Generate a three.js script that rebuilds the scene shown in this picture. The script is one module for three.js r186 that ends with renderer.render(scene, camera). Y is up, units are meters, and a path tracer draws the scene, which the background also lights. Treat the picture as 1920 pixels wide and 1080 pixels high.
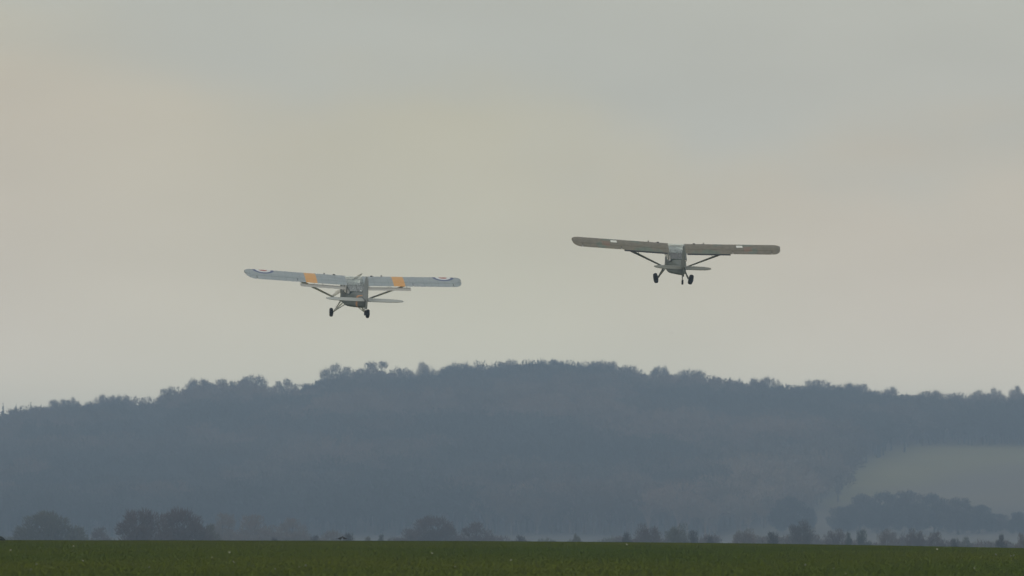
import * as THREE from 'three';
import { mergeGeometries } from 'three/addons/utils/BufferGeometryUtils.js';
import { ImprovedNoise } from 'three/addons/math/ImprovedNoise.js';

// ---------------------------------------------------------------- camera, sky, sun, haze, exposure
const scene = new THREE.Scene();
const EYE = new THREE.Vector3(0, 1.7, 0);
const FOCAL = 10973;                                    // pixels of the 1920 wide picture: a 10 degree telephoto view
const HORIZON = 1004;                                   // picture row of the eye level
const camera = new THREE.PerspectiveCamera(THREE.MathUtils.radToDeg(2 * Math.atan(540 / FOCAL)), 1920 / 1080, 0.5, 20000);
camera.position.copy(EYE);
camera.rotation.x = Math.atan((HORIZON - 540) / FOCAL);
camera.updateMatrixWorld(true);
camera.focus = 300; camera.userData.fStop = 3.2;

const noise = new ImprovedNoise();
function fbm(x, y, z, n = 4) {
  let s = 0, a = 0.5, f = 1;
  for (let i = 0; i < n; i++) { s += a * noise.noise(x * f, y * f, z * f); f *= 2.03; a *= 0.5; }
  return s;
}
function random(seed) {
  let a = seed >>> 0;
  return () => { a = (a + 0x6d2b79f5) | 0; let t = Math.imul(a ^ (a >>> 15), 1 | a); t = (t + Math.imul(t ^ (t >>> 7), 61 | t)) ^ t; return ((t ^ (t >>> 14)) >>> 0) / 4294967296; };
}
const clamp = THREE.MathUtils.clamp, lerp = THREE.MathUtils.lerp;
const smooth = (a, b, x) => { const t = clamp((x - a) / (b - a), 0, 1); return t * t * (3 - 2 * t); };
const mix3 = (a, b, t) => a.map((v, i) => lerp(v, b[i], t));

const SKY = { aloft: [0.535, 0.548, 0.520], warm: [0.608, 0.562, 0.412], cool: [0.550, 0.546, 0.468], pink: [0.68, 0.565, 0.460], level: 0.975 };
function skyColor(dx, dy, dz) {                        // an even overcast: grey cloud base over a warmer, thinner band
  const az = Math.atan2(dx, -dz) * 57.2958, el = Math.asin(clamp(dy, -1, 1)) * 57.2958;
  const e = Math.max(el, 0);
  // the ragged lower edge of the grey cloud sheet, and further sheets above it
  const edge = 4.05 - 1.25 * Math.sin(az / 9.2) + 0.12 * Math.sin(az * 1.3 + 1.2) + 1.1 * fbm(dx * 16, dy * 45, dz * 16 + 3, 5);
  const sheet = smooth(-0.55, 0.65, el - edge + 0.8 * fbm(dx * 34, dy * 130, dz * 34 + 9, 5));
  const high = 0.5 + 0.9 * fbm(dx / (dy + 0.25) * 1.7, 2.3, dz / (dy + 0.25) * 1.7, 5);
  const c = mix3(SKY.warm, SKY.cool, sheet * lerp(1, clamp(high + 0.2, 0, 1), smooth(6, 14, e)));
  const rosy = clamp(0.5 * (1 - Math.cos((az + 0.3) * 0.62)) * smooth(0.4, 2.2, e) * (1 - smooth(4.2, 5.8, e)) + 0.35 * fbm(dx * 8, dy * 25, dz * 8, 3), 0, 1);
  const p = mix3(mix3(c, SKY.aloft, smooth(6, 20, e)), SKY.pink, rosy * 0.48 * (1 - 0.75 * sheet));
  const k = SKY.level * (1 + 0.10 * fbm(dx * 24, dy * 95, dz * 24, 5)) * lerp(1, 1.12, smooth(5, 50, e)) * (1.05 + 1.31 * Math.exp(-(Math.max(e, 0.8) - 1.52) / 0.95));     // the thin bright air along the horizon
  return p.map((v) => v * k);
}
{
  const W = 2048, H = 1024, d = new Float32Array(W * H * 4);
  for (let j = 0; j < H; j++) {
    const el = ((j + 0.5) / H - 0.5) * Math.PI, cy = Math.cos(el), y = Math.sin(el);
    for (let i = 0; i < W; i++) {
      const a = ((i + 0.5) / W - 0.5) * 2 * Math.PI;
      const c = skyColor(cy * Math.cos(a), y, cy * Math.sin(a)), o = (j * W + i) * 4;
      d[o] = c[0]; d[o + 1] = c[1]; d[o + 2] = c[2]; d[o + 3] = 1;
    }
  }
  const t = new THREE.DataTexture(d, W, H, THREE.RGBAFormat, THREE.FloatType);
  t.mapping = THREE.EquirectangularReflectionMapping; t.magFilter = THREE.LinearFilter; t.minFilter = THREE.LinearFilter; t.needsUpdate = true;
  scene.background = t; scene.environment = t;
}
const sun = new THREE.DirectionalLight(0xfff1dc, 0.5);
sun.position.set(-260, 330, 180); sun.target.position.set(0, 0, -300);
sun.castShadow = true; sun.shadow.radius = 40; sun.shadow.mapSize.set(2048, 2048);
Object.assign(sun.shadow.camera, { left: -300, right: 300, top: 300, bottom: -300, near: 1, far: 1500 });
scene.add(sun, sun.target);
scene.fog = new THREE.FogExp2(new THREE.Color().setRGB(0.55, 0.735, 1.0), 0.00040);

const renderer = new THREE.WebGLRenderer({ antialias: true });
renderer.toneMapping = THREE.LinearToneMapping;
renderer.toneMappingExposure = 1.0;
renderer.shadowMap.enabled = true;

// ---------------------------------------------------------------- helpers
const taken = {};
const numbered = (n) => { const k = taken[n] = (taken[n] ?? -1) + 1; return k ? n + '_' + String(k).padStart(3, '0') : n; };
const col = (r, g, b) => new THREE.Color().setRGB(r, g, b);
const mat = (r, g, b, rough = 0.85, more = {}) => new THREE.MeshStandardMaterial({ color: col(r, g, b), roughness: rough, ...more });
function tag(o, label, category, group, kind) {
  Object.assign(o.userData, label && { label }, category && { category }, group && { group }, kind && { kind });
  return o;
}
function mesh(name, geometry, material, parent = scene) {
  const g = Array.isArray(geometry) ? mergeGeometries(geometry.map((q) => { const r = q.index ? q.toNonIndexed() : q; for (const a of Object.keys(r.attributes)) if (!['position', 'normal', 'uv'].includes(a)) r.deleteAttribute(a); if (!r.attributes.uv) r.setAttribute('uv', new THREE.BufferAttribute(new Float32Array(r.attributes.position.count * 2), 2)); return r; })) : geometry;
  const m = new THREE.Mesh(g, material);
  m.name = parent === scene ? numbered(name) : name;
  m.castShadow = m.receiveShadow = true;
  parent.add(m);
  return m;
}
function at(px, py, dist) {                             // a point of the world at that forward distance
  const p = new THREE.Vector3((px - 960) / FOCAL, (540 - py) / FOCAL, -1).applyQuaternion(camera.quaternion);
  return p.multiplyScalar(dist / -p.z).add(EYE);
}
const V = (x, y, z) => new THREE.Vector3(x, y, z);
function bar(a, b, ra, rb = ra, n = 8, flat = 1) {      // a tapered rod between two points; flat squeezes it to a streamlined strut
  a = V(...a); b = V(...b);
  const d = b.clone().sub(a), g = new THREE.CylinderGeometry(rb, ra, d.length(), n);
  if (flat !== 1) g.scale(flat, 1, 1);
  g.applyQuaternion(new THREE.Quaternion().setFromUnitVectors(V(0, 1, 0), d.clone().normalize()));
  return g.translate((a.x + b.x) / 2, (a.y + b.y) / 2, (a.z + b.z) / 2);
}
function skin(rings, closed = true, caps = true) {      // a loft through rings of equally many points; each point is [x, y, z, u, v]
  const pos = [], uv = [], idx = [], n = rings[0].length, w = closed ? n + 1 : n;
  rings.forEach((r) => { for (let i = 0; i < w; i++) { const p = r[i % n]; pos.push(p[0], p[1], p[2]); uv.push(p[3] ?? i / n, p[4] ?? 0); } });
  for (let k = 0; k + 1 < rings.length; k++) for (let i = 0; i + 1 < w; i++) { const a = k * w + i, b = a + w; idx.push(a, b, a + 1, a + 1, b, b + 1); }
  const g = new THREE.BufferGeometry();
  g.setAttribute('position', new THREE.Float32BufferAttribute(pos, 3)); g.setAttribute('uv', new THREE.Float32BufferAttribute(uv, 2)); g.setIndex(idx); g.computeVertexNormals();
  const out = [g.toNonIndexed()];
  if (caps) for (const r of [rings[0], rings[rings.length - 1]]) {
    const c = r.reduce((s, p) => s.map((v, i) => v + p[i] / n), [0, 0, 0]), q = [], t = [];
    for (let i = 0; i < n; i++) { const a = r[i], b = r[(i + 1) % n]; q.push(...a.slice(0, 3), ...b.slice(0, 3), ...c); t.push(a[3] ?? 0, a[4] ?? 0, b[3] ?? 0, b[4] ?? 0, a[3] ?? 0, a[4] ?? 0); }
    const cg = new THREE.BufferGeometry(); cg.setAttribute('position', new THREE.Float32BufferAttribute(q, 3)); cg.setAttribute('uv', new THREE.Float32BufferAttribute(t, 2)); cg.computeVertexNormals();
    out.push(cg);
  }
  return mergeGeometries(out);
}
function pane(points, t = 0.012) {                      // a flat polygon with thickness
  const p = points.map((q) => V(...q)), n = p[1].clone().sub(p[0]).cross(p[2].clone().sub(p[0])).normalize().multiplyScalar(t / 2);
  const r = [-1, 1].map((s) => p.map((q) => q.clone().addScaledVector(n, s).toArray()));
  return skin(r).toNonIndexed ? skin(r) : null;
}

// ---------------------------------------------------------------- ground
const TREETOPS = [[-2600, 880], [-1400, 860], [-600, 822], [0, 778], [80, 764], [120, 758], [150, 762], [200, 750], [240, 756], [270, 758], [300, 748], [335, 748], [358, 728], [450, 722], [540, 728], [556, 738], [590, 726], [625, 712], [660, 702], [705, 696], [765, 708], [783, 714], [810, 700], [900, 688], [1000, 683], [1100, 684], [1200, 698], [1300, 712], [1400, 722], [1500, 726], [1600, 731], [1700, 741], [1800, 747], [1920, 746], [2500, 755], [3400, 810], [4600, 870]];
function along(table, x) {
  if (x <= table[0][0]) return table[0][1];
  for (let i = 1; i < table.length; i++) if (x <= table[i][0]) { const [a, b] = [table[i - 1], table[i]]; return lerp(a[1], b[1], (x - a[0]) / (b[0] - a[0])); }
  return table[table.length - 1][1];
}
const CREST = 220, RIDGE = 2850, FOOT = 1920, FAR = RIDGE / 2150;
const ridgeHeight = (x) => EYE.y + (HORIZON - along(TREETOPS, 960 + x / RIDGE * FOCAL)) / FOCAL * RIDGE - 15.5;
function height(x, z) {
  const d = -z, xc = clamp(x, -60, 60);
  const crest = 1.472 - 0.0020 * (xc + 4) - 0.00044 * Math.max(0, xc + 4) ** 2;
  let y;
  if (d < CREST) y = d < 0 ? 0 : crest * Math.sin(Math.PI / 2 * d / CREST);
  else y = lerp(crest, -4, smooth(CREST, CREST + 230, d));
  y += 0.025 * fbm(x * 0.05, 1.5, z * 0.02, 3) * smooth(0, 60, d);
  if (d > 500) y += 0.9 * fbm(x * 0.006, 7.5, z * 0.006, 3) * smooth(500, 800, d);
  y += 3.4 * smooth(700, FOOT, d);
  if (d > FOOT) {
    const xs = x * RIDGE / Math.max(d, FOOT), t = clamp((d - FOOT) / (RIDGE - FOOT), 0, 1);
    const s = lerp(t * t * (3 - 2 * t), t, 0.35);
    y += (ridgeHeight(xs) + 0.6) * s + 2.5 * fbm(x * 0.008, 4.5, z * 0.008, 3) * Math.sin(Math.PI * t);
    if (d > RIDGE) y -= (d - RIDGE) * 0.02;
  }
  return y;
}
const fieldEdge = [[1380, 996], [1440, 984], [1490, 976], [1530, 955], [1560, 918], [1600, 878], [1650, 846], [1700, 834], [1800, 832], [1920, 834], [2300, 850], [2700, 900], [2900, 985]];
const fieldFoot = [[1490, 990], [1600, 925], [1700, 903], [1750, 890], [1800, 879], [1920, 864], [2300, 880], [2900, 990]];
function inView(x, y, z) {                              // the bearing and elevation of a place as seen from the airfield, in picture units
  return [960 + x / -z * FOCAL, HORIZON - (y - EYE.y) / -z * FOCAL];
}
const onField = (x, y, z) => { const [u, v] = inView(x, y, z); return u > 1380 && u < 2900 && v > along(fieldEdge, u); };

function sheet(xs, zs, colour) {
  const pos = [], cols = [], uv = [], idx = [];
  for (const z of zs) for (const fx of xs) {
    const x = typeof fx === 'function' ? fx(z) : fx, y = height(x, z);
    pos.push(x, y, z); uv.push(x, z); cols.push(...colour(x, y, z));
  }
  const w = xs.length;
  for (let k = 0; k + 1 < zs.length; k++) for (let i = 0; i + 1 < w; i++) { const a = k * w + i, b = a + w; idx.push(a, a + 1, b, a + 1, b + 1, b); }
  const g = new THREE.BufferGeometry();
  g.setAttribute('position', new THREE.Float32BufferAttribute(pos, 3)); g.setAttribute('color', new THREE.Float32BufferAttribute(cols, 3)); g.setAttribute('uv', new THREE.Float32BufferAttribute(uv, 2));
  g.setIndex(idx); g.computeVertexNormals();
  return g;
}
const range = (a, b, n) => Array.from({ length: n + 1 }, (_, i) => a + (b - a) * i / n);
function noiseTexture(size, contrast, seed) {
  const d = new Uint8Array(size * size * 4);
  const tile = (u, v, f) => { const a = u * 2 * Math.PI, b = v * 2 * Math.PI; return fbm(Math.cos(a) * f + seed, Math.sin(a) * f + Math.cos(b) * f, Math.sin(b) * f + seed * 2, 5); };
  for (let j = 0; j < size; j++) for (let i = 0; i < size; i++) {
    const v = clamp(225 * (1 - contrast * 0.5 + contrast * tile(i / size, j / size, 2.2)), 0, 255), o = (j * size + i) * 4;
    d[o] = d[o + 1] = d[o + 2] = v; d[o + 3] = 255;
  }
  const t = new THREE.DataTexture(d, size, size); t.wrapS = t.wrapT = THREE.RepeatWrapping; t.magFilter = THREE.LinearFilter; t.needsUpdate = true;
  return t;
}
const turfNoise = noiseTexture(256, 0.25, 3.1); turfNoise.repeat.set(1 / 9, 1 / 37);
const grassTone = (x, z) => {
  const a = fbm(x * 0.10, 3.3, z * 0.03, 4), b = fbm(x * 0.6, 8.1, z * 0.12, 3);
  return [0.066 * (1 + 0.50 * a + 0.1 * b), 0.091 * (1 + 0.2 * a + 0.1 * b), 0.005 * (1 + 0.5 * b)];
};
tag(mesh('airfield_ground', sheet(range(-210, 210, 140), range(80, -480, 224), (x, y, z) => grassTone(x, z)), new THREE.MeshStandardMaterial({ vertexColors: true, map: turfNoise, roughness: 1 })),
  'dark green grass airfield stretching to its low crest', null, null, 'structure');
tag(mesh('hillside', sheet([-4200, -3000, -2000, -1300, -900, ...range(-700, 700, 200), 900, 1300, 2000, 3000, 4200], [...range(-470, -3100, 220), -3500, -4200, -5000], (x, y, z) => {
  const [u, v] = inView(x, y, z), d = -z, n = fbm(x * 0.02, 2.2, z * 0.02, 3);
  if (d < FOOT + 20) return mix3([0.085, 0.090, 0.045], [0.11, 0.088, 0.066], smooth(-0.2, 0.2, fbm(x * 0.006, 9.2, z * 0.01, 3)));
  if (u > 1360 && u < 2900 && d < RIDGE) {
    const k = smooth(-14, 14, v - along(fieldEdge, u)) * (1 - 0.6 * smooth(925, 965, v));
    const open = mix3([0.172, 0.150, 0.045], [0.138, 0.112, 0.066], smooth(-10, 22, v - along(fieldFoot, u) + 30 * n));
    return mix3([0.06, 0.05, 0.042], open.map((q) => q * (1 + 0.25 * n)), k);
  }
  return [0.06 + 0.02 * n, 0.052 + 0.02 * n, 0.042];
}), new THREE.MeshStandardMaterial({ vertexColors: true, roughness: 1 })), 'long wooded hill closing the horizon with a pale field on its right', null, null, 'structure');

// ---------------------------------------------------------------- trees in winter
function makeTree(seed, { h = 12, spread = 5.5, base = 0.3, clumps = 12, slivers = 260, width = 0.13, length = 0.75, lump = 0.30, flat = 0.4, low = 0.5 }) {
  // a dome of twig clusters carried on limbs that fan out of a short trunk
  const R = random(seed), wood = [], tw = [];
  const fork = V(0, h * Math.max(base, 0.12) * 0.75, 0), y0 = h * base, H = h - y0;
  const twig = (p, d, l, w) => {
    const side = V(R() - 0.5, R() - 0.5, R() - 0.5).cross(d).normalize().multiplyScalar(w / 2), e = p.clone().addScaledVector(d, l);
    tw.push(p.x - side.x, p.y - side.y, p.z - side.z, p.x + side.x, p.y + side.y, p.z + side.z, e.x, e.y, e.z);
  };
  wood.push(bar([0, -1.5, 0], fork.toArray(), 0.34 * h / 12, 0.24 * h / 12, 7));
  for (let i = 0; i < clumps; i++) {
    const a = i * 2.39996 + R() * 0.6, inner = i % 4 === 3, ny = clamp(lerp(-low, 0.97, (i + 0.5) / clumps) + 0.16 * (R() - 0.5), -1, 1), nr = Math.sqrt(1 - ny * ny), k = (inner ? 0.34 : 0.70) * (0.90 + 0.22 * R());
    const mid = y0 + H * flat, rise = ny > 0 ? H - H * flat : H * flat;
    const r = spread * lump * (0.8 + 0.5 * R()), c = V(Math.cos(a) * nr * spread * k, mid + ny * rise * k, Math.sin(a) * nr * spread * k);
    const knee = fork.clone().lerp(c, 0.5).add(V(-c.x * 0.12, H * 0.04, -c.z * 0.12));
    wood.push(bar(fork.toArray(), knee.toArray(), 0.13 * h / 12, 0.09 * h / 12, 5), bar(knee.toArray(), c.toArray(), 0.09 * h / 12, 0.045 * h / 12, 4));
    for (let k = 0; k < 6; k++) {
      const d = c.clone().sub(fork).normalize().multiplyScalar(0.8).add(V(R() - 0.5, R() - 0.3, R() - 0.5).multiplyScalar(1.6)).normalize();
      wood.push(bar(knee.clone().lerp(c, 0.3 + 0.7 * R()).toArray(), c.clone().addScaledVector(d, r * 0.85).toArray(), 0.035 * h / 12, 0.015 * h / 12, 3));
    }
    for (let k = 0; k < slivers; k++) {
      const q = V(R() - 0.5, R() - 0.5, R() - 0.5).normalize().multiplyScalar(r * R() ** 0.42); q.y *= 0.82;
      const p = c.clone().add(q), d = p.clone().sub(fork).normalize().addScaledVector(q, 0.5 / r).add(V(R() - 0.5, R() - 0.35, R() - 0.5).multiplyScalar(1.5)).normalize();
      twig(p, d, length * (0.35 + R()), width * (0.6 + 0.8 * R()));
    }
  }
  const g = new THREE.BufferGeometry();
  g.setAttribute('position', new THREE.Float32BufferAttribute(tw, 3)); g.computeVertexNormals();
  const w = mergeGeometries(wood.map((q) => q.toNonIndexed()));
  g.computeBoundingBox(); const b = g.boundingBox, sy = h / b.max.y, sx = 2 * spread / (b.max.x - b.min.x), sz = 2 * spread / (b.max.z - b.min.z);
  for (const q of [g, w]) { q.scale(sx, sy, sz); q.computeVertexNormals(); }
  return { wood: w, twigs: g };
}
function makeConifer(seed) {
  const R = random(seed), tw = [];
  for (let i = 0; i < 900; i++) {
    const t = Math.sqrt(R()), y = 12 * (1 - t) + 0.3, a = R() * 6.283, r = 2.0 * t * (0.35 + 0.65 * R());
    const p = V(Math.cos(a) * r * 0.5, y + 0.2, Math.sin(a) * r * 0.5), e = V(Math.cos(a) * r, y - 0.25, Math.sin(a) * r), s = V(-Math.sin(a), 0.3, Math.cos(a)).multiplyScalar(0.18);
    tw.push(p.x - s.x, p.y - s.y, p.z - s.z, p.x + s.x, p.y + s.y, p.z + s.z, e.x, e.y, e.z);
  }
  const g = new THREE.BufferGeometry(); g.setAttribute('position', new THREE.Float32BufferAttribute(tw, 3)); g.computeVertexNormals();
  return { wood: bar([0, -1, 0], [0, 11.6, 0], 0.2, 0.04, 6), twigs: g };
}
const bark = mat(0.058, 0.052, 0.048, 1);
const tones = { grey: mat(0.062, 0.057, 0.055, 1), brown: mat(0.12, 0.090, 0.068, 1), plum: mat(0.085, 0.064, 0.060, 1), dark: mat(0.030, 0.032, 0.034, 1), olive: mat(0.078, 0.078, 0.046, 1), slate: mat(0.044, 0.050, 0.054, 1), pale: mat(0.15, 0.115, 0.092, 1), green: mat(0.030, 0.042, 0.030, 1) };
const forms = {
  full: makeTree(97, { spread: 6.4, clumps: 36, slivers: 170, base: 0.16, lump: 0.25, width: 0.15, flat: 0.36, length: 0.8, low: 0.7 }),
  vase: makeTree(11, { spread: 5.6, clumps: 11, slivers: 250, lump: 0.27, flat: 0.5, base: 0.3, low: 0.25 }), round: makeTree(29, { spread: 6.0, clumps: 16, slivers: 270, base: 0.26 }), ragged: makeTree(43, { spread: 5.0, clumps: 11, slivers: 270, lump: 0.32, flat: 0.3, base: 0.3 }),
  bush: makeTree(57, { spread: 6.4, clumps: 22, slivers: 330, base: 0.0, lump: 0.34, width: 0.20, flat: 0.3, low: 0.9 }), dome: makeTree(71, { spread: 6.6, clumps: 34, slivers: 300, base: 0.02, lump: 0.27, width: 0.19, flat: 0.34, length: 0.85, low: 0.9 }), spire: makeConifer(83),
};
function tree(name, form, tone, [x, y, z], h, w, turn, label, category = 'tree', group) {
  const o = new THREE.Group(); o.name = numbered(name); scene.add(o);
  o.position.set(x, y, z);
  mesh('trunk', forms[form].wood, bark, o); mesh('crown', forms[form].twigs, tones[tone], o);
  const full = { full: 12.8, vase: 11.2, round: 12, ragged: 10, bush: 12.8, dome: 13.2, spire: 4 }[form];
  o.scale.set(w / full, h / 12, w / full * 0.95); o.rotation.y = turn;
  return tag(o, label, category, group);
}
// the hillside wood: one mass of several thousand bare trees
{
  const R = random(5), parts = [];
  for (const [i, x, z, s] of [[0, -4.2, 1.5, 0.95], [1, 4.0, -2.2, 1.05], [2, 0.6, 4.6, 0.88]]) {
    const t = makeTree(101 + i, { spread: [5.4, 6, 4.8][i], clumps: 11, low: 0.3, slivers: 80, width: 0.27, length: 0.95, base: 0.28 });
    for (const g of [t.twigs, t.wood]) { const q = g.clone(); q.deleteAttribute('uv'); q.scale(s, s, s).translate(x, 0, z); parts.push(q); }
  }
  const clump = mergeGeometries(parts), places = [];
  for (let d = FOOT + 70; d < RIDGE + 30; d += 12.5) for (let x = -0.15 * d; x < 0.15 * d; x += 14) {
    const px = x + (R() - 0.5) * 12, pz = -d + (R() - 0.5) * 11, py = height(px, pz);
    const s = FAR * (0.74 + 0.42 * R()) * (d > RIDGE - 50 ? 0.92 : 1), turn = R() * 6.283, tone = R(), wide = 0.9 + 0.3 * R();
    if (onField(px, py + 1, pz) || onField(px, py + 6, pz)) continue;
    places.push([px, py, pz, s, turn, tone, wide]);
  }
  const wood = new THREE.InstancedMesh(clump, mat(1, 1, 1, 1), places.length), m = new THREE.Matrix4(), q = new THREE.Quaternion();
  places.forEach(([x, y, z, s, turn, tone, wide], i) => {
    m.compose(V(x, y, z), q.setFromAxisAngle(V(0, 1, 0), turn), V(s * wide, s, s * wide)); wood.setMatrixAt(i, m);
    const n = fbm(x * 0.014, 5.5, z * 0.008, 4), warm = smooth(-0.15, 0.25, n);
    const [u, v] = inView(x, y, z), edge = smooth(1250, 1420, u) * (1 - smooth(1560, 1640, u)) * smooth(870, 960, v);
    const c = mix3(mix3([0.030, 0.038, 0.038], [0.135, 0.098, 0.078], warm), [0.17, 0.135, 0.105], edge).map((v) => v * (0.6 + 0.85 * tone));
    wood.setColorAt(i, col(...c));
  });
  wood.name = 'woodland'; wood.castShadow = wood.receiveShadow = true; scene.add(wood);
  tag(wood, 'blue grey bare winter wood covering the whole hazy hill', 'woodland', null, 'stuff');
}
// trees that stand out against the sky along the ridge: bearing, row of the top, width in picture units
const UNIT = RIDGE / FOCAL;
const skyline = [
  ['spire', 'green', 6, 757, 22, 'small pointed conifer on the skyline at the left edge of the view'],
  ['spire', 'green', 30, 758, 22, 'second pointed conifer in from the left edge of the skyline'],
  ['spire', 'green', 58, 755, 22, 'pointed conifer on the skyline just left of the low bare crowns'],
  ['ragged', 'grey', 108, 745, 44, 'low spreading bare tree first right of the skyline conifers'],
  ['vase', 'grey', 135, 740, 26, 'small upright bare tree standing alone at far left of ridge'],
  ['full', 'plum', 198, 735, 40, 'left tree of the low rounded pair on the left ridge'],
  ['full', 'plum', 228, 736, 34, 'right tree of the low rounded pair on the left ridge'],
  ['ragged', 'grey', 313, 723, 28, 'thin spiky bare tree on the slope before the ridge steps up'],
  ['full', 'grey', 374, 705, 52, 'rounded bare tree at the step where the left ridge rises'],
  ['vase', 'grey', 425, 706, 50, 'bare tree between the stepped rounded tree and tallest left crown'],
  ['full', 'plum', 475, 698, 52, 'tall full bare tree topping the left shoulder of ridge'],
  ['vase', 'grey', 532, 705, 42, 'airy bare tree left of the deep notch in the ridge'],
  ['vase', 'grey', 580, 716, 44, 'low bare tree just right of the deep notch in ridge'],
  ['vase', 'grey', 636, 677, 66, 'fan shaped bare tree with sky between branches under left aircraft'],
  ['ragged', 'plum', 705, 673, 60, 'dense bare tree with a peaked top right of fan shaped tree'],
  ['full', 'grey', 752, 684, 44, 'sloping bare crown left of the isolated skyline tree'],
  ['vase', 'brown', 796, 673, 34, 'isolated upright bare tree in the gap midway along the ridge'],
  ['full', 'grey', 862, 675, 62, 'broad bare crown right of the isolated upright skyline tree'],
  ['vase', 'brown', 950, 670, 56, 'brownish bare crown on top of the hill between the aircraft'],
  ['full', 'grey', 1030, 669, 56, 'domed crown at the highest part of the wooded ridge'],
  ['full', 'plum', 1130, 671, 70, 'wide domed crown at the right end of the hilltop'],
  ['full', 'grey', 1238, 681, 34, 'small rounded crown on the ridge beneath the right aircraft'],
  ['full', 'grey', 1296, 687, 52, 'low domed crown on the ridge right of the small rounded one'],
  ['vase', 'grey', 1370, 705, 18, 'left of two narrow little trees in a dip of the right ridge'],
  ['vase', 'grey', 1388, 705, 14, 'right of two narrow little trees in a dip of the right ridge'],
  ['full', 'plum', 1432, 702, 66, 'broad smooth crown right of the two narrow little trees'],
  ['ragged', 'grey', 1530, 708, 50, 'bare crown on the right ridge with a notched top'],
  ['full', 'grey', 1600, 713, 56, 'wide low crown where the right ridge slopes down'],
  ['ragged', 'grey', 1672, 722, 26, 'small crown poking up on the falling right ridge'],
  ['ragged', 'brown', 1745, 728, 40, 'low uneven crown before the last skyline gap at right'],
  ['vase', 'brown', 1836, 726, 40, 'first of three airy bare trees at right end of ridge'],
  ['vase', 'brown', 1868, 722, 30, 'middle of three airy bare trees at right end of ridge'],
  ['vase', 'brown', 1906, 718, 30, 'tallest of three airy bare trees at the right edge of ridge'],
];
skyline.forEach(([form, tone, px, py, w, label], i) => {
  const d = RIDGE - 8 - 5 * (i % 3), p = at(px, py, d), g = height(p.x, p.z);
  tree(form === 'spire' ? 'conifer' : 'bare_tree', form, tone, [p.x, g, p.z], Math.max(p.y - g, 7), w * UNIT * (w < 60 ? 1.5 : 1.3), i * 1.7, label, form === 'spire' ? 'conifer' : 'tree', 'trees along the skyline');
});
// trees and bushes in the valley behind the crest
const valley = [
  ['dome', 'olive', 95, 951, 168, 1080, 'broad olive grey tree behind the grass at far left'],
  ['bush', 'plum', 190, 985, 60, 1150, 'low purplish bush between the two big trees at left'],
  ['dome', 'plum', 265, 946, 122, 930, 'left half of the big dark twin crowned tree clump'],
  ['dome', 'plum', 342, 944, 130, 940, 'right half of the big dark twin crowned tree clump'],
  ['bush', 'olive', 395, 978, 56, 960, 'low shoulder bush at right foot of the big dark clump'],
  ['bush', 'pale', 418, 958, 80, 1290, 'pale brown tree rising behind the big dark clump'],
  ['bush', 'pale', 478, 961, 96, 1310, 'pale brown tree in the middle of the faint brown row'],
  ['bush', 'pale', 545, 968, 84, 1320, 'pale brown low tree ending the faint brown row'],
  ['bush', 'dark', 514, 1004, 34, 800, 'tiny dark bush in front of the faint brown row'],
  ['bush', 'dark', 592, 1000, 40, 900, 'small grey bush left of the two black birds'],
  ['bush', 'dark', 652, 995, 44, 760, 'small dark bush directly behind the two black birds'],
  ['bush', 'olive', 690, 1003, 36, 900, 'very low green bush right of the two black birds'],
  ['bush', 'green', 716, 997, 26, 880, 'little dark bush left of the purplish spreading tree'],
  ['bush', 'plum', 765, 988, 70, 1120, 'low purplish crown at left foot of the spreading tree'],
  ['dome', 'plum', 815, 961, 118, 1150, 'purplish spreading tree in the middle of the valley'],
  ['bush', 'plum', 893, 975, 92, 1130, 'lower purplish crown on right of the spreading tree'],
  ['bush', 'dark', 974, 1000, 44, 900, 'small dark round bush alone right of the spreading tree'],
  ['vase', 'olive', 1080, 996, 24, 980, 'small faint upright bush alone in the open middle'],
  ['bush', 'dark', 1174, 994, 38, 860, 'dark round bush starting the right hand tree row'],
  ['round', 'plum', 1214, 977, 62, 980, 'tall rounded tree near the start of the right tree row'],
  ['round', 'olive', 1270, 977, 56, 1000, 'olive tinged rounded tree second tallest in the right row'],
  ['bush', 'dark', 1298, 990, 40, 930, 'dark low tree between the olive tree and the small bush'],
  ['bush', 'dark', 1332, 1002, 38, 850, 'small dark bush ending the first part of the right row'],
  ['round', 'brown', 1396, 987, 54, 1060, 'brownish tree left of the dark mound shaped bush'],
  ['bush', 'dark', 1446, 993, 48, 830, 'dark mound shaped bush below the round blue copse tree'],
  ['round', 'grey', 1503, 970, 62, 1000, 'tallest grey tree of the row below the round blue tree'],
  ['round', 'plum', 1568, 987, 52, 1020, 'purplish tree left of the dark slim bush'],
  ['bush', 'green', 1590, 993, 22, 900, 'dark slim bush squeezed between two row trees'],
  ['bush', 'green', 1618, 989, 42, 920, 'dark green round tree in front of the large blue copse'],
  ['round', 'brown', 1664, 988, 44, 1080, 'brownish tree in the row below the middle of the copse'],
  ['round', 'plum', 1716, 987, 44, 1010, 'purplish tree with a pointed top right of the brownish one'],
  ['bush', 'plum', 1756, 993, 54, 1000, 'wide purplish crown right of the pointed topped tree'],
  ['bush', 'dark', 1788, 1006, 34, 850, 'small dark bush before the misty gap at right'],
  ['bush', 'olive', 1812, 1004, 30, 1100, 'faint thin olive bush in the misty gap at right'],
  ['bush', 'dark', 1878, 997, 34, 820, 'dark round bush alone near the right edge'],
  ['bush', 'brown', 1914, 996, 36, 900, 'brownish bush cut off by the right edge'],
];
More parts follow.
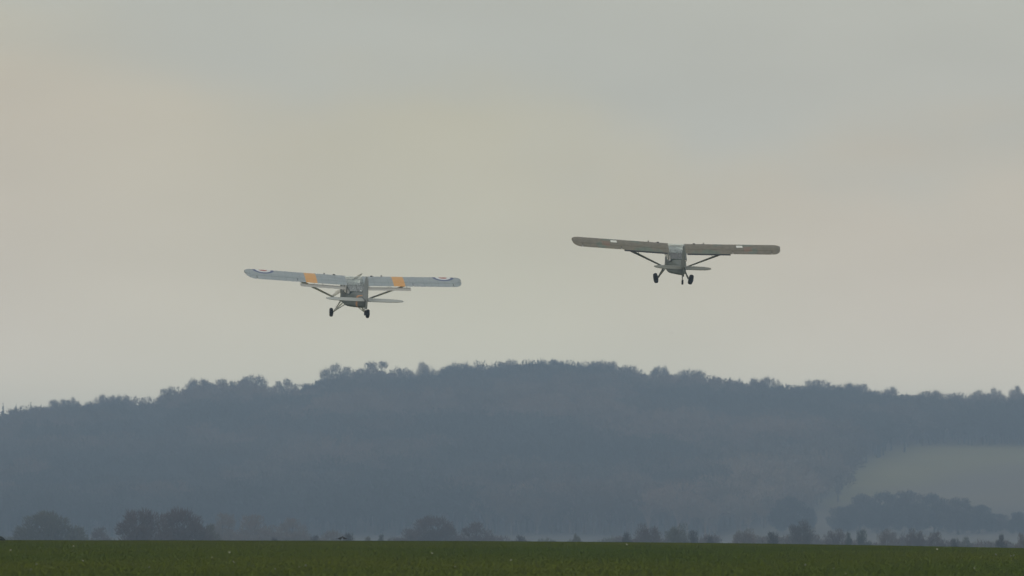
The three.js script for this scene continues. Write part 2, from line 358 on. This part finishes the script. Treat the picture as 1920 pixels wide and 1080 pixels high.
valley.forEach(([form, tone, px, py, w, near, label], i) => {
  const d = near * 1.02, p = at(px, py, d), g = height(p.x, p.z);
  const bushy = w < 50 && py > 984;
  tree(bushy ? 'bush' : 'valley_tree', form, tone, [p.x, g, p.z], p.y - g, w * d / FOCAL, i * 2.3, label, bushy ? 'bush' : 'tree', 'trees in the valley');
});
// scrubby hedges that tie the valley trees together
function hedge(px0, px1, py, near, tone, seed, label) {
  const d = near * 1.04, R = random(seed), a = at(px0, py, d), b = at(px1, py, d + 30), o = new THREE.Group(), len = a.distanceTo(b), tw = [], stems = [];
  o.name = numbered('hedge'); scene.add(o);
  const g0 = height(a.x, a.z); o.position.set(a.x, g0, a.z);
  const along2 = b.clone().sub(a).setY(0).normalize(), up = V(0, 1, 0), across = along2.clone().cross(up);
  for (let i = 0; i < len * 130; i++) {
    const t = R() * len, top = (a.y - g0) * (0.72 + 0.75 * fbm(t * 0.16, seed, 1.5, 3) + 0.25 * fbm(t * 0.7, seed, 8.5, 2));
    const y = top * R() ** 0.6, p = along2.clone().multiplyScalar(t).addScaledVector(across, (R() - 0.5) * 3).addScaledVector(up, y + height(a.x + along2.x * t, a.z + along2.z * t) - g0 - 0.3);
    const q = V(R() - 0.5, R() + 0.1, R() - 0.5).normalize(), e = p.clone().addScaledVector(q, 0.4 + 0.6 * R()), w = V(R() - 0.5, R() - 0.5, R() - 0.5).cross(q).normalize().multiplyScalar(0.11);
    tw.push(p.x - w.x, p.y - w.y, p.z - w.z, p.x + w.x, p.y + w.y, p.z + w.z, e.x, e.y, e.z);
    if (i % 160 === 0) stems.push(bar([p.x, p.y - y, p.z], [p.x + 0.3 * (R() - 0.5), p.y, p.z], 0.06, 0.03, 4));
  }
  const g = new THREE.BufferGeometry(); g.setAttribute('position', new THREE.Float32BufferAttribute(tw, 3)); g.computeVertexNormals();
  mesh('foliage', g, tones[tone], o);
  tag(mesh('stem', stems, bark, o), null, null, null, 'stuff');
  tag(o, label, 'hedge', 'scrubby hedges in the valley');
}
hedge(0, 215, 998, 1180, 'olive', 1, 'low olive scrub joining the feet of the two left trees');
hedge(400, 640, 992, 1250, 'brown', 2, 'faint brown hedge right of the big dark clump');
hedge(735, 1000, 1000, 1160, 'plum', 3, 'purplish hedge at the foot of the spreading tree');
hedge(1000, 1165, 1008, 1190, 'olive', 4, 'very low hedge across the open middle of the valley');
hedge(1160, 1345, 998, 1090, 'plum', 5, 'purplish hedge filling the first part of the right tree row');
hedge(1372, 1540, 1000, 1150, 'brown', 6, 'brown hedge beneath the round blue copse tree');
hedge(1545, 1800, 1002, 1120, 'plum', 7, 'long purplish hedge in front of the blue copse');
hedge(1795, 1940, 1009, 1150, 'brown', 8, 'low brown hedge running to the right edge');
// the blue copse at the foot of the pale field
const copse = [
  [1487, 925, 104, 'round blue grey tree standing apart left of the large copse'], [1582, 945, 74, 'leftmost low tree of the large blue copse'], [1612, 920, 80, 'peaked tree at the left shoulder of the blue copse'],
  [1655, 915, 86, 'second tall tree from the left in the blue copse'], [1705, 913, 92, 'highest tree in the middle of the blue copse'], [1752, 919, 88, 'tree right of the highest one in the blue copse'],
  [1796, 927, 84, 'tree where the blue copse starts falling to the right'], [1836, 942, 78, 'lower tree on the right slope of the blue copse'], [1868, 960, 70, 'last low tree at right end of the blue copse'], [1912, 956, 60, 'separate blue tree at the right edge beyond the copse'],
];
copse.forEach(([px, py, w, label], i) => {
  const d = FOOT + 85 + 12 * (i % 3), p = at(px, py, d), g = height(p.x, p.z);
  tree('copse_tree', 'dome', i === 0 ? 'dark' : i % 2 ? 'slate' : 'grey', [p.x, g, p.z], p.y - g, w * d / FOCAL, i * 1.3, label, 'tree', 'trees of the blue copse');
});

// ---------------------------------------------------------------- turf
{
  const R = random(9), pos = [];
  for (let i = 0; i < 64; i++) {
    const x = (R() - 0.5) * 0.75, z = (R() - 0.5) * 0.75, h = 0.015 + 0.018 * R(), a = R() * 6.283, w = 0.008 + 0.007 * R(), lx = (R() - 0.5) * 0.04, lz = (R() - 0.5) * 0.04;
    pos.push(x - Math.cos(a) * w, -0.01, z - Math.sin(a) * w, x + Math.cos(a) * w, -0.01, z + Math.sin(a) * w, x + lx, h, z + lz);
  }
  const g = new THREE.BufferGeometry(); g.setAttribute('position', new THREE.Float32BufferAttribute(pos, 3)); g.computeVertexNormals();
  const nm = g.attributes.normal; for (let i = 0; i < nm.count; i++) { const s = Math.sign(nm.getY(i)) || 1; nm.setXYZ(i, nm.getX(i) * s * 0.6, Math.abs(nm.getY(i)) + 0.8, nm.getZ(i) * s * 0.6); } g.normalizeNormals();
  const places = [];
  for (let d = 88; d < 236; d += 0.36) for (let x = -0.11 * d; x < 0.11 * d; x += 0.36) places.push([x + (R() - 0.5) * 0.4, -d + (R() - 0.5) * 0.4, R(), R()]);
  const turf = new THREE.InstancedMesh(g, mat(1, 1, 1, 1), places.length), m = new THREE.Matrix4(), q = new THREE.Quaternion();
  places.forEach(([x, z, r, t], i) => {
    const s = 0.9 + 0.2 * r + 0.3 * fbm(x * 0.2, 6.6, z * 0.05, 3);
    m.compose(V(x, height(x, z), z), q.setFromAxisAngle(V(0, 1, 0), r * 6.283), V(1, s, 1)); turf.setMatrixAt(i, m);
    turf.setColorAt(i, col(...grassTone(x, z).map((v) => v * 2.0 * (0.95 + 0.1 * t))));
  });
  turf.name = 'grass'; turf.receiveShadow = true; scene.add(turf);
  tag(turf, 'short dark green grass covering the airfield', 'grass', null, 'stuff');
}

// ---------------------------------------------------------------- aircraft
function canvasTexture(w, h, draw) {
  const c = document.createElement('canvas'); c.width = w; c.height = h; draw(c.getContext('2d'), w, h);
  const t = new THREE.CanvasTexture(c); t.colorSpace = THREE.SRGBColorSpace; t.anisotropy = 8; return t;
}
const SPAN = 5.48, ROOT = 0.44, LE = -0.75, CHORD = 1.62, DIHEDRAL = Math.tan(1.7 * Math.PI / 180), INCIDENCE = 6.5 * Math.PI / 180;
function planform(x) {
  const t = clamp((x - 4.98) / (SPAN - 4.98), 0, 1);
  return [LE + 0.20 * t ** 6, LE + CHORD - 1.15 * (1 - Math.sqrt(1 - Math.min(t, 0.998) ** 2.2)), 1 - 0.55 * t ** 4];
}
function foil(f) {                                     // upper and lower surface of the section at chord fraction f, in chords
  const t = 0.15 * 5 * (0.2969 * Math.sqrt(f) - 0.126 * f - 0.3516 * f * f + 0.2843 * f ** 3 - 0.1036 * f ** 4);
  const camber = f < 0.3 ? 0.03 * (2 * f / 0.3 - (f / 0.3) ** 2) : 0.03 * (1 - ((f - 0.3) / 0.7) ** 2);
  return [camber + t, camber - t * 0.75];
}
function wingPiece(x0, x1, f0, f1, side, n = 24) {
  const rings = [];
  for (let k = 0; k <= n; k++) {
    const x = lerp(x0, x1, k / n), [le, te, th] = planform(x), c = te - le, ring = [], N = 12;
    const point = (f, up) => {
      const [u, l] = foil(f), yy = (up ? u : l) * CHORD * th, zz = le + f * c;
      ring.push([side * x, yy - zz * Math.sin(INCIDENCE) + x * DIHEDRAL, zz, x / SPAN, (zz - LE) / CHORD]);
    };
    for (let i = 0; i <= N; i++) point(f0 + (f1 - f0) * (i / N) ** 1.6, true);
    for (let i = N; i >= 0; i--) point(f0 + (f1 - f0) * (i / N) ** 1.6, false);
    rings.push(ring);
  }
  return skin(rings);
}
const hullStations = [                                  // z, half width, top, bottom, how square the section is
  [-2.20, 0.31, -0.24, -0.80, 2.4], [-2.05, 0.37, -0.18, -0.88, 2.6], [-1.7, 0.41, -0.16, -0.98, 3], [-1.25, 0.45, -0.18, -1.10, 4], [-1.1, 0.47, -0.50, -1.13, 5], [-0.5, 0.50, -0.52, -1.16, 6], [0.4, 0.50, -0.52, -1.16, 6], [1.0, 0.48, -0.50, -1.13, 6],
  [1.6, 0.43, -0.42, -1.07, 5], [1.85, 0.40, -0.28, -1.04, 4.5], [2.5, 0.33, -0.27, -0.96, 4.5], [3.2, 0.25, -0.27, -0.87, 4], [4.0, 0.15, -0.27, -0.76, 3.5], [4.65, 0.05, -0.28, -0.66, 3],
];
function hullAt(z) {
  let i = 1; while (i < hullStations.length - 1 && hullStations[i][0] < z) i++;
  const a = hullStations[i - 1], b = hullStations[i], t = clamp((z - a[0]) / (b[0] - a[0]), 0, 1);
  return a.map((v, k) => lerp(v, b[k], t));
}
function hullPiece(z0, z1, grow = 0, n = 10) {
  const rings = [];
  const zs = [z0, ...hullStations.map((s) => s[0]).filter((z) => z > z0 + 0.01 && z < z1 - 0.01), z1];
  for (const z of zs) {
    const [, w, t, b, e] = hullAt(z), ring = [], M = 32;
    for (let i = 0; i < M; i++) {
      const a = i / M * 2 * Math.PI, c = Math.cos(a), s = Math.sin(a), p = 2 / e;
      ring.push([Math.sign(c) * Math.abs(c) ** p * (w + grow), (t + b) / 2 + Math.sign(s) * Math.abs(s) ** p * ((t - b) / 2 + grow), z, i / M, (z + 2.2) / 7]);
    }
    rings.push(ring);
  }
  return skin(rings);
}
const wingTop = (x, z) => foil((z - LE) / CHORD)[0] * CHORD - z * Math.sin(INCIDENCE) + x * DIHEDRAL;
function fin(outline, thick, x = 0) {
  const s = new THREE.Shape(); s.moveTo(...outline[0]); s.splineThru(outline.slice(1).map((p) => new THREE.Vector2(...p)));
  const g = new THREE.ExtrudeGeometry(s, { depth: thick - 0.03, bevelEnabled: true, bevelSize: 0.015, bevelThickness: 0.015, bevelSegments: 2, curveSegments: 20 });
  return g.translate(0, 0, -(thick - 0.03) / 2).rotateY(-Math.PI / 2).translate(x, 0, 0);      // shape x becomes z
}
function aircraft(name, label, o) {
  const root = new THREE.Group(); root.name = numbered(name); scene.add(root);
  tag(root, label, 'aircraft');
  const part = (n, g, m, parent = root) => mesh(n, g, m, parent);
  const glass = new THREE.MeshPhysicalMaterial({ color: col(0.86, 0.90, 0.90), roughness: 0.06, transmission: 1, thickness: 0, ior: 1.5 });
  // wings
  for (const s of [-1, 1]) {
    const w = part('wing', [wingPiece(ROOT, SPAN, 0, 0.76, s, 40), wingPiece(ROOT, 2.90, 0.762, 1, s, 12), wingPiece(4.98, SPAN - 0.02, 0.762, 1, s, 10)], o.wing);
    part('aileron', wingPiece(2.93, 4.95, 0.772, 1, s, 12), o.wing, w);
    part('fuel_cap', new THREE.CylinderGeometry(0.06, 0.07, 0.05, 14).translate(s * 0.95, wingTop(0.95, -0.45) + 0.01, -0.45), o.rubber, w);
    part('vent', bar([s * 1.45, wingTop(1.45, -0.45) - 0.02, -0.45], [s * 1.45, wingTop(1.45, -0.45) + 0.07, -0.44], 0.035, 0.04), o.metal, w);
    // slotted flap hung below the trailing edge
    const rings = [];
    for (const x of [0.52, 1.6, 2.78]) rings.push(Array.from({ length: 14 }, (_, i) => { const a = i / 14 * 2 * Math.PI, c = Math.cos(a); return [s * x, Math.sin(a) * 0.03 * (1.2 - 0.6 * c) , c * o.flapChord]; }));
    const fl = skin(rings); fl.rotateX(o.flap); fl.applyMatrix4(new THREE.Matrix4().makeRotationZ(s * Math.atan(DIHEDRAL))); fl.translate(0, o.flapDrop, 0.80 + o.flapChord * 0.6);
    const f = part('flap', fl, o.flapPaint);
    for (const x of [0.7, 1.65, 2.6]) part('hinge', bar([s * x, x * DIHEDRAL - 0.10, 0.66], [s * x, x * DIHEDRAL + o.flapDrop, 0.80], 0.014), o.metal, f);
    // lift struts
    const low = [s * 0.47, -1.08, -0.55];
    part('strut', bar(low, [s * 3.15, 0.06, -0.42], 0.062, 0.055, 10, 0.6), o.strut);
    part('strut', bar([s * 0.47, -1.08, -0.48], [s * 2.65, -0.03, o.rearStrut], 0.055, 0.048, 10, 0.6), o.strut);
    part('jury_strut', bar([s * 1.95, -0.47, -0.45], [s * 1.90, 0.03, -0.42], 0.016), o.strut);
  }
  // fuselage, cowling, cabin
  const hull = part('fuselage', hullPiece(-1.26, 4.65), o.hull);
  if (o.band) part('orange_band', hullPiece(3.02, 3.34, 0.006), o.band, hull);
  const cowl = part('cowling', hullPiece(-2.2, -1.265, 0.004), o.cowl);
  part('exhaust_pipe', bar([-0.2, -0.86, -1.8], [-0.24, -1.2, -1.55], 0.035), o.rubber, cowl);
  part('firewall', new THREE.BoxGeometry(0.82, 0.36, 0.03).translate(0, -0.36, -1.16), o.dark, hull);
  for (const s of [-1, 1]) part('seat', [new THREE.BoxGeometry(0.36, 0.10, 0.40).translate(s * 0.21, -0.50, -0.35), bar([s * 0.21, -0.5, -0.12], [s * 0.21, -0.08, -0.04], 0.17, 0.14, 10, 1)], o.dark, hull);
  const tinted = new THREE.MeshPhysicalMaterial({ color: col(0.14, 0.16, 0.17), roughness: 0.08, transmission: 1, thickness: 0, ior: 1.5 });
  const win = (n, pts, g = glass) => part(n, pane(pts), g, hull);
  for (const s of [-1, 1]) {
    const W = s * 0.478, U = s * 0.445;
    win('side_window', [[W, -0.50, -1.02], [W, -0.50, 0.02], [U, 0.00, 0.02], [U, 0.00, -0.66]], tinted);
    win('side_window', [[W, -0.50, 0.09], [W * 0.97, -0.49, 0.92], [U, -0.09, 0.84], [U, -0.02, 0.09]], tinted);
    win('rear_quarter_window', [[W * 0.96, -0.48, 1.00], [s * 0.42, -0.40, 1.62], [s * 0.40, -0.28, 1.72], [U, -0.11, 0.92]], tinted);
    for (const b of [bar([W, -0.50, -1.06], [U, 0.02, -0.68], 0.022), bar([W, -0.50, 0.055], [U, 0.02, 0.055], 0.024), bar([W * 0.97, -0.49, 0.96], [U, -0.09, 0.88], 0.026), bar([U, -0.10, 0.90], [s * 0.40, -0.27, 1.76], 0.022), bar([U, 0.015, -0.68], [U, -0.09, 0.88], 0.02)]) part('frame', b, o.hull, hull);
  }
  win('windscreen', [[-0.42, -0.18, -1.25], [0.42, -0.18, -1.25], [0.43, 0.03, -0.72], [-0.43, 0.03, -0.72]]);
  const rear = o.rearGlass ?? glass;
  win('rear_window', [[-0.43, -0.10, 0.90], [-0.015, -0.09, 0.90], [-0.015, -0.26, 1.76], [-0.39, -0.27, 1.76]], rear);
  win('rear_window', [[0.43, -0.10, 0.90], [0.015, -0.09, 0.90], [0.015, -0.26, 1.76], [0.39, -0.27, 1.76]], rear);
  for (const b of [bar([0, -0.085, 0.88], [0, -0.255, 1.78], 0.016), bar([-0.44, -0.10, 0.88], [0.44, -0.10, 0.88], 0.026), bar([-0.40, -0.27, 1.77], [0.40, -0.27, 1.77], 0.025)]) part('frame', b, o.hull, hull);
  const roof = wingPiece(0, ROOT - 0.005, 0.05, 1, 1, 3), roof2 = wingPiece(0, ROOT - 0.005, 0.05, 1, -1, 3);
  part('roof_window', [roof, roof2], o.roof, hull);
  for (const b of [bar([-0.43, 0.02, -0.74], [0.43, 0.02, -0.74], 0.028), bar([-0.43, wingTop(0, -0.1), -0.1], [0.43, wingTop(0, -0.1), -0.1], 0.014)]) part('frame', b, o.hull, hull);
  // tail
  const T = o.tail / 2;
  for (const s of [-1, 1]) {
    const rings = [[], []], pl = (x, a, b) => { const t = clamp((x - T * 0.45) / (T * 0.55), 0, 1), k = Math.sqrt(1 - Math.min(t, 0.995) ** 2.4); const z0 = 4.28 - 0.58 * (0.35 + 0.65 * k), z1 = 4.28 + 0.55 * k; return [lerp(z0, z1, a), lerp(z0, z1, b), k]; };
    const piece = (x0, a, b) => { const R = []; for (let i = 0; i <= 14; i++) { const x = lerp(x0, T, i / 14), [p, q, k] = pl(x, a, b); R.push(Array.from({ length: 16 }, (_, j) => { const g = j / 16 * 2 * Math.PI; return [s * x, -0.33 + Math.sin(g) * 0.04 * (0.4 + 0.6 * k), (p + q) / 2 + Math.cos(g) * (q - p) / 2]; })); } return skin(R); };
    const tp = part('tailplane', piece(0.05, 0, 0.52), o.tailPaint);
    part('elevator', piece(0.10, 0.53, 1), o.tailPaint, tp);
  }
  const fn = part('fin', fin([[3.55, -0.30], [3.72, 0.10], [3.98, 0.58], [4.28, 0.78], [4.56, 0.81], [4.58, 0.2], [4.58, -0.62], [4.2, -0.5], [3.55, -0.31]], 0.075), o.finPaint);
  part('rudder', fin([[4.60, -0.70], [4.60, 0.0], [4.60, 0.80], [4.86, 0.70], [4.98, 0.2], [5.02, -0.25], [4.92, -0.66], [4.6, -0.71]], 0.06), o.finPaint, fn);
  // undercarriage
  const wheelY = -1.70, wz = -0.78;
  for (const s of [-1, 1]) {
    const hub = [s * 0.80, wheelY + 0.03, wz];
    const legs = o.shock ? [bar([s * 0.44, -1.10, -1.0], hub, 0.042, 0.036, 10), bar([s * 0.44, -1.10, -0.25], hub, 0.034, 0.03, 8), bar([s * 0.10, -1.14, -0.72], [s * 0.78, wheelY + 0.06, wz], 0.026, 0.024, 8)] : [bar([s * 0.46, -1.02, -0.95], hub, 0.050, 0.042, 10), bar([s * 0.46, -1.08, -0.40], hub, 0.03, 0.03, 8)];
    for (const l of legs) part('undercarriage_leg', l, o.strut);
    const q = new THREE.Matrix4().makeRotationZ(-s * o.camber).setPosition(s * 0.925, wheelY, wz);
    const tyre = new THREE.LatheGeometry([[0.08, -0.5], [0.62, -0.48], [0.86, -0.42], [0.98, -0.22], [1, 0], [0.98, 0.22], [0.86, 0.42], [0.62, 0.48], [0.08, 0.5]].map(([r, y]) => new THREE.Vector2(r * o.wheel, y * o.wheelWide)), 32).rotateZ(Math.PI / 2);
    const wh = part('wheel', tyre.applyMatrix4(q), o.rubber);
    part('hub', new THREE.CylinderGeometry(o.wheel * 0.45, o.wheel * 0.45, o.wheelWide * 1.06, 20).rotateZ(Math.PI / 2).applyMatrix4(q), o.metal, wh);
  }
  const tl = part('tail_wheel_leg', bar([0, -0.70, 4.25], [0, o.tailWheelY, 4.55], 0.03), o.strut);
  part('tail_wheel', new THREE.CylinderGeometry(0.125, 0.125, 0.085, 20).rotateZ(Math.PI / 2).translate(0, o.tailWheelY - 0.02, 4.57), o.rubber, tl);
  // propeller
  const hubZ = -2.32, hy = -0.50, prop = part('spinner', new THREE.LatheGeometry([[0, 0.3], [0.06, 0.27], [0.12, 0.16], [0.15, 0.0], [0.15, -0.06], [0, -0.06]].map((p) => new THREE.Vector2(...p)), 20).rotateX(-Math.PI / 2).translate(0, hy, hubZ), o.metal);
  for (const s of [-1, 1]) {
    const R = [];
    for (let i = 0; i <= 12; i++) { const t = i / 12, r = s * lerp(0.06, 0.99, t), w = 0.095 * Math.sin(Math.PI * (0.22 + 0.72 * t)) + 0.01, tw = s * lerp(0.95, 0.3, t); R.push(Array.from({ length: 12 }, (_, j) => { const a = j / 12 * 2 * Math.PI, u = Math.cos(a) * w, v = Math.sin(a) * 0.016; return [r, u * Math.cos(tw) - v * Math.sin(tw), u * Math.sin(tw) + v * Math.cos(tw)]; })); }
    part('propeller_blade', skin(R).rotateZ(o.blade).translate(0, hy, hubZ), o.bladePaint, prop);
  }
  // attitude and place: the centre of the wing goes to the given place
  root.rotation.order = 'YXZ';
  root.rotation.set(o.pitch * Math.PI / 180, o.yaw * Math.PI / 180, -o.roll * Math.PI / 180);
  root.position.copy(o.place);
  // put the group's own origin below the wheels
  const base = V(0, wheelY - o.wheel, wz);
  for (const c of root.children) c.position.sub(base);
  root.position.add(base.clone().applyEuler(root.rotation));
  return root;
}
const GW = 1024, GH = 304, ux = (x) => x / SPAN * GW;
const silverWing = canvasTexture(GW, GH, (c, w, h) => {
  const R = random(31);
  c.fillStyle = '#929ca3'; c.fillRect(0, 0, w, h);
  for (let i = 0; i < 260; i++) { c.fillStyle = `rgba(${R() < 0.5 ? '80,88,86' : '200,204,200'},${0.02 + 0.03 * R()})`; c.fillRect(R() * w, R() * h, 20 + 90 * R(), 8 + 40 * R()); }
  c.fillStyle = 'rgba(60,68,68,0.20)'; for (let x = 0.6; x < SPAN; x += 0.36) c.fillRect(ux(x), 0, 3, h);
  c.fillRect(0, h * 0.76, w, 3);
  c.fillStyle = '#cf9c60'; c.fillRect(ux(1.93), 0, ux(0.58), h);
  const cx = ux(4.56), cy = h * 0.25, s = ux(1);
  for (const [r, k] of [[0.54, '#44527a'], [0.39, '#d2d6d8'], [0.21, '#a5635f']]) { c.fillStyle = k; c.beginPath(); c.ellipse(cx, cy, r * s, r * h / CHORD, 0, 0, 7); c.fill(); }
});
const camoWing = canvasTexture(GW, GH, (c, w, h) => {
  const im = c.createImageData(w, h);
  for (let j = 0; j < h; j++) for (let i = 0; i < w; i++) {
    const x = i / w * SPAN, z = j / h * CHORD, n = fbm(x * 0.62 + 4.2, 2.2, z * 0.5 + x * 0.3, 3), f = fbm(x * 5, 1.2, z * 5, 4), t = smooth(-0.06, 0.06, n), o = (j * w + i) * 4;
    const a = [94, 103, 91], b = [105, 99, 85]; for (let k = 0; k < 3; k++) im.data[o + k] = clamp(lerp(a[k], b[k], t) * (1 + 0.22 * f), 0, 255); im.data[o + 3] = 255;
  }
  c.putImageData(im, 0, 0);
  c.fillStyle = 'rgba(140,92,74,0.4)'; c.fillRect(ux(3.52), h * 0.42, ux(0.42), h * 0.4);
  c.fillStyle = 'rgba(40,44,40,0.30)'; for (let x = 0.6; x < SPAN; x += 0.36) c.fillRect(ux(x), 0, 3, h);
  c.fillStyle = '#dcdeda'; c.fillRect(ux(3.14), h * 0.34, ux(0.33), h * 0.19);
});
for (const t of [silverWing, camoWing]) { t.flipY = false; t.needsUpdate = true; }
const rubber = mat(0.012, 0.012, 0.014, 0.9), metal = mat(0.35, 0.36, 0.36, 0.5, { metalness: 0.6 }), dark = mat(0.03, 0.032, 0.034, 0.9);
const paleGlass = new THREE.MeshPhysicalMaterial({ color: col(0.9, 0.94, 0.93), roughness: 0.1, transmission: 1, thickness: 0, ior: 1.5 });
const painted = (t) => new THREE.MeshStandardMaterial({ map: t, roughness: 0.55 });
aircraft('light_aircraft', 'silver grey high wing aircraft with orange wing bands and roundels flying at left', {
  wing: painted(silverWing), hull: mat(0.092, 0.108, 0.104, 0.6), cowl: mat(0.2, 0.22, 0.21, 0.6), tailPaint: mat(0.36, 0.38, 0.37, 0.6), finPaint: mat(0.22, 0.24, 0.25, 0.6), band: mat(0.42, 0.19, 0.07, 0.6), roof: paleGlass,
  strut: mat(0.78, 0.75, 0.73, 0.6), flapPaint: mat(0.40, 0.40, 0.39, 0.6), rubber, metal, dark, bladePaint: mat(0.70, 0.70, 0.66, 0.6),
  flap: 0.30, flapDrop: -0.24, flapChord: 0.17, rearStrut: 0.35, tail: 3.84, shock: true, camber: 0.03, wheel: 0.225, wheelWide: 0.18, tailWheelY: -0.92, blade: 0.70,
  place: at(663, 528, 293), yaw: 9.6, pitch: 10.2, roll: 2.0,
});
aircraft('light_aircraft', 'olive drab camouflaged high wing aircraft with white wing marks flying higher at right', {
  wing: painted(camoWing), hull: mat(0.082, 0.096, 0.082, 0.6), cowl: mat(0.14, 0.15, 0.13, 0.6), tailPaint: mat(0.15, 0.155, 0.13, 0.6), finPaint: mat(0.11, 0.12, 0.105, 0.6), roof: paleGlass, rearGlass: new THREE.MeshPhysicalMaterial({ color: col(0.16, 0.19, 0.18), roughness: 0.08, transmission: 1, thickness: 0, ior: 1.5 }),
  strut: mat(0.20, 0.20, 0.17, 0.6), flapPaint: mat(0.022, 0.022, 0.022, 0.8), rubber, metal, dark, bladePaint: mat(0.32, 0.32, 0.30, 0.6),
  flap: 0.25, flapDrop: -0.135, flapChord: 0.10, rearStrut: -0.1, tail: 2.95, shock: false, camber: 0.2, wheel: 0.265, wheelWide: 0.24, tailWheelY: -1.02, blade: 0.04,
  place: at(1268, 467, 306), yaw: 3.2, pitch: 11.4, roll: 2.3,
});

// ---------------------------------------------------------------- small things
function birdBody(scale) {                              // a standing crow facing +x: body, head and beak in one skin
  const R = [], st = [[-0.20, 0.19, 0.012], [-0.12, 0.20, 0.045], [-0.02, 0.215, 0.075], [0.07, 0.24, 0.07], [0.12, 0.285, 0.045], [0.145, 0.315, 0.045], [0.18, 0.32, 0.036], [0.205, 0.315, 0.016], [0.245, 0.305, 0.004]];
  for (const [x, y, r] of st) R.push(Array.from({ length: 12 }, (_, i) => { const a = i / 12 * 2 * Math.PI; return [x, y + Math.sin(a) * r, Math.cos(a) * r * 0.85]; }));
  return skin(R).scale(scale, scale, scale);
}
const plumage = mat(0.012, 0.013, 0.015, 0.7);
for (const [px, d, turn, label] of [[638.5, 216, 0.5, 'black bird standing on the grass crest, left of the two'], [646, 217, 2.6, 'black bird standing on the grass crest, right of the two']]) {
  const x = (px - 960) / FOCAL * d, o = new THREE.Group(); o.name = numbered('blackbird'); scene.add(o); o.position.set(x, height(x, -d), -d); o.rotation.y = turn;
  const b = mesh('body', birdBody(0.55), plumage, o);
  mesh('tail', pane([[-0.10, 0.11, -0.022], [-0.10, 0.11, 0.022], [-0.20, 0.10, 0.028], [-0.20, 0.10, -0.028]], 0.01), plumage, b);
  for (const s of [-1, 1]) mesh('leg', bar([0.01, 0.0, s * 0.018], [0.0, 0.10, s * 0.018], 0.004), rubber, o);
  tag(o, label, 'bird', 'black birds on the crest');
}
for (const [px, py, w, turn, label] of [[1232.5, 625.5, 5, 0.3, 'tiny distant bird under the right aircraft, left of two'], [1258, 624.5, 6, -0.2, 'tiny distant bird under the right aircraft, right of two'], [942, 183, 3.5, 0.5, 'tiny distant bird alone high in the middle sky']]) {
  const d = 900, o = new THREE.Group(); o.name = numbered('flying_bird'); scene.add(o); o.position.copy(at(px, py, d)); o.rotation.y = turn;
  const k = w * d / FOCAL / 2;
  mesh('body', skin([[-0.42, 0.01], [-0.2, 0.07], [0.1, 0.09], [0.3, 0.05], [0.42, 0.01]].map(([z, r]) => Array.from({ length: 8 }, (_, i) => [Math.cos(i / 4 * Math.PI) * r * k, Math.sin(i / 4 * Math.PI) * r * k, z * k]))), mat(0.05, 0.05, 0.05, 0.9), o);
  for (const s of [-1, 1]) mesh('wing', skin([[0.05, 0, 0.34], [0.5, 0.14, 0.3], [1, 0.05, 0.1]].map(([x, y, c]) => [[s * x * k, y * k, -c / 2 * k], [s * x * k, (y + 0.025) * k, 0], [s * x * k, y * k, c / 2 * k], [s * x * k, (y - 0.015) * k, 0]])), mat(0.05, 0.05, 0.05, 0.9), o);
  tag(o, label, 'bird', 'distant birds in the sky');
}
// low tuft at the left end of the crest
{
  const d = 214, x = (2 - 960) / FOCAL * d;
  tree('bush', 'bush', 'green', [x, height(x, -d) - 0.05, -d], 0.24, 0.42, 0.4, 'dark little clump on the crest at the very left edge', 'bush');
}
// white flower heads scattered in the grass
const petal = new THREE.SphereGeometry(0.03, 8, 5).scale(1, 0.45, 0.75).translate(0.032, 0, 0);
const petals = [0, 1, 2, 3, 4, 5].map((i) => petal.clone().rotateZ(0.25).rotateY(i * Math.PI / 3)), white = mat(0.42, 0.44, 0.37, 0.8), stalk = mat(0.06, 0.09, 0.025, 1), eye = mat(0.55, 0.42, 0.06, 0.9);
let flower;
[[138, 1023], [155, 1050], [68, 1057], [58, 1065], [280, 1062], [398, 1043], [430, 1035], [438, 1053], [516, 1064], [573, 1059], [561, 1060], [958, 1049], [1175, 1021], [853, 1060], [1510, 1058], [1563, 1063], [1586, 1073], [1757, 1030], [1827, 1063], [1867, 1040], [1895, 1041], [1901, 1041], [20, 1032], [810, 1036]].forEach(([px, py], i) => {
  let o = flower;
  if (!o) {
    o = flower = new THREE.Group();
    const head = mesh('flower_head', petals, white, o); head.position.y = 0.15; head.rotation.x = 0.7;
    mesh('eye', new THREE.SphereGeometry(0.02, 8, 6), eye, head).position.y = 0.012;
    mesh('stem', bar([0, -0.02, 0], [0, 0.15, 0], 0.005), stalk, o);
  } else o = flower.clone();
  o.name = numbered('white_flower'); scene.add(o);
  // walk out along the line of sight until it meets the turf
  let d = 92; for (; d < 218; d += 0.25) { const p = at(px, py, d); if (p.y < height(p.x, -d) + 0.07) break; }
  const p = at(px, py, d), k = d / 330 * (0.75 + 0.35 * ((i * 7) % 5) / 4);
  o.position.set(p.x, height(p.x, p.z), p.z); o.scale.setScalar(clamp(k, 0.22, 0.48)); o.rotation.y = i * 1.1;
  tag(o, 'small white flower head dotted in the dark green grass', 'flower', 'white flowers in the airfield grass');
});

renderer.render(scene, camera);
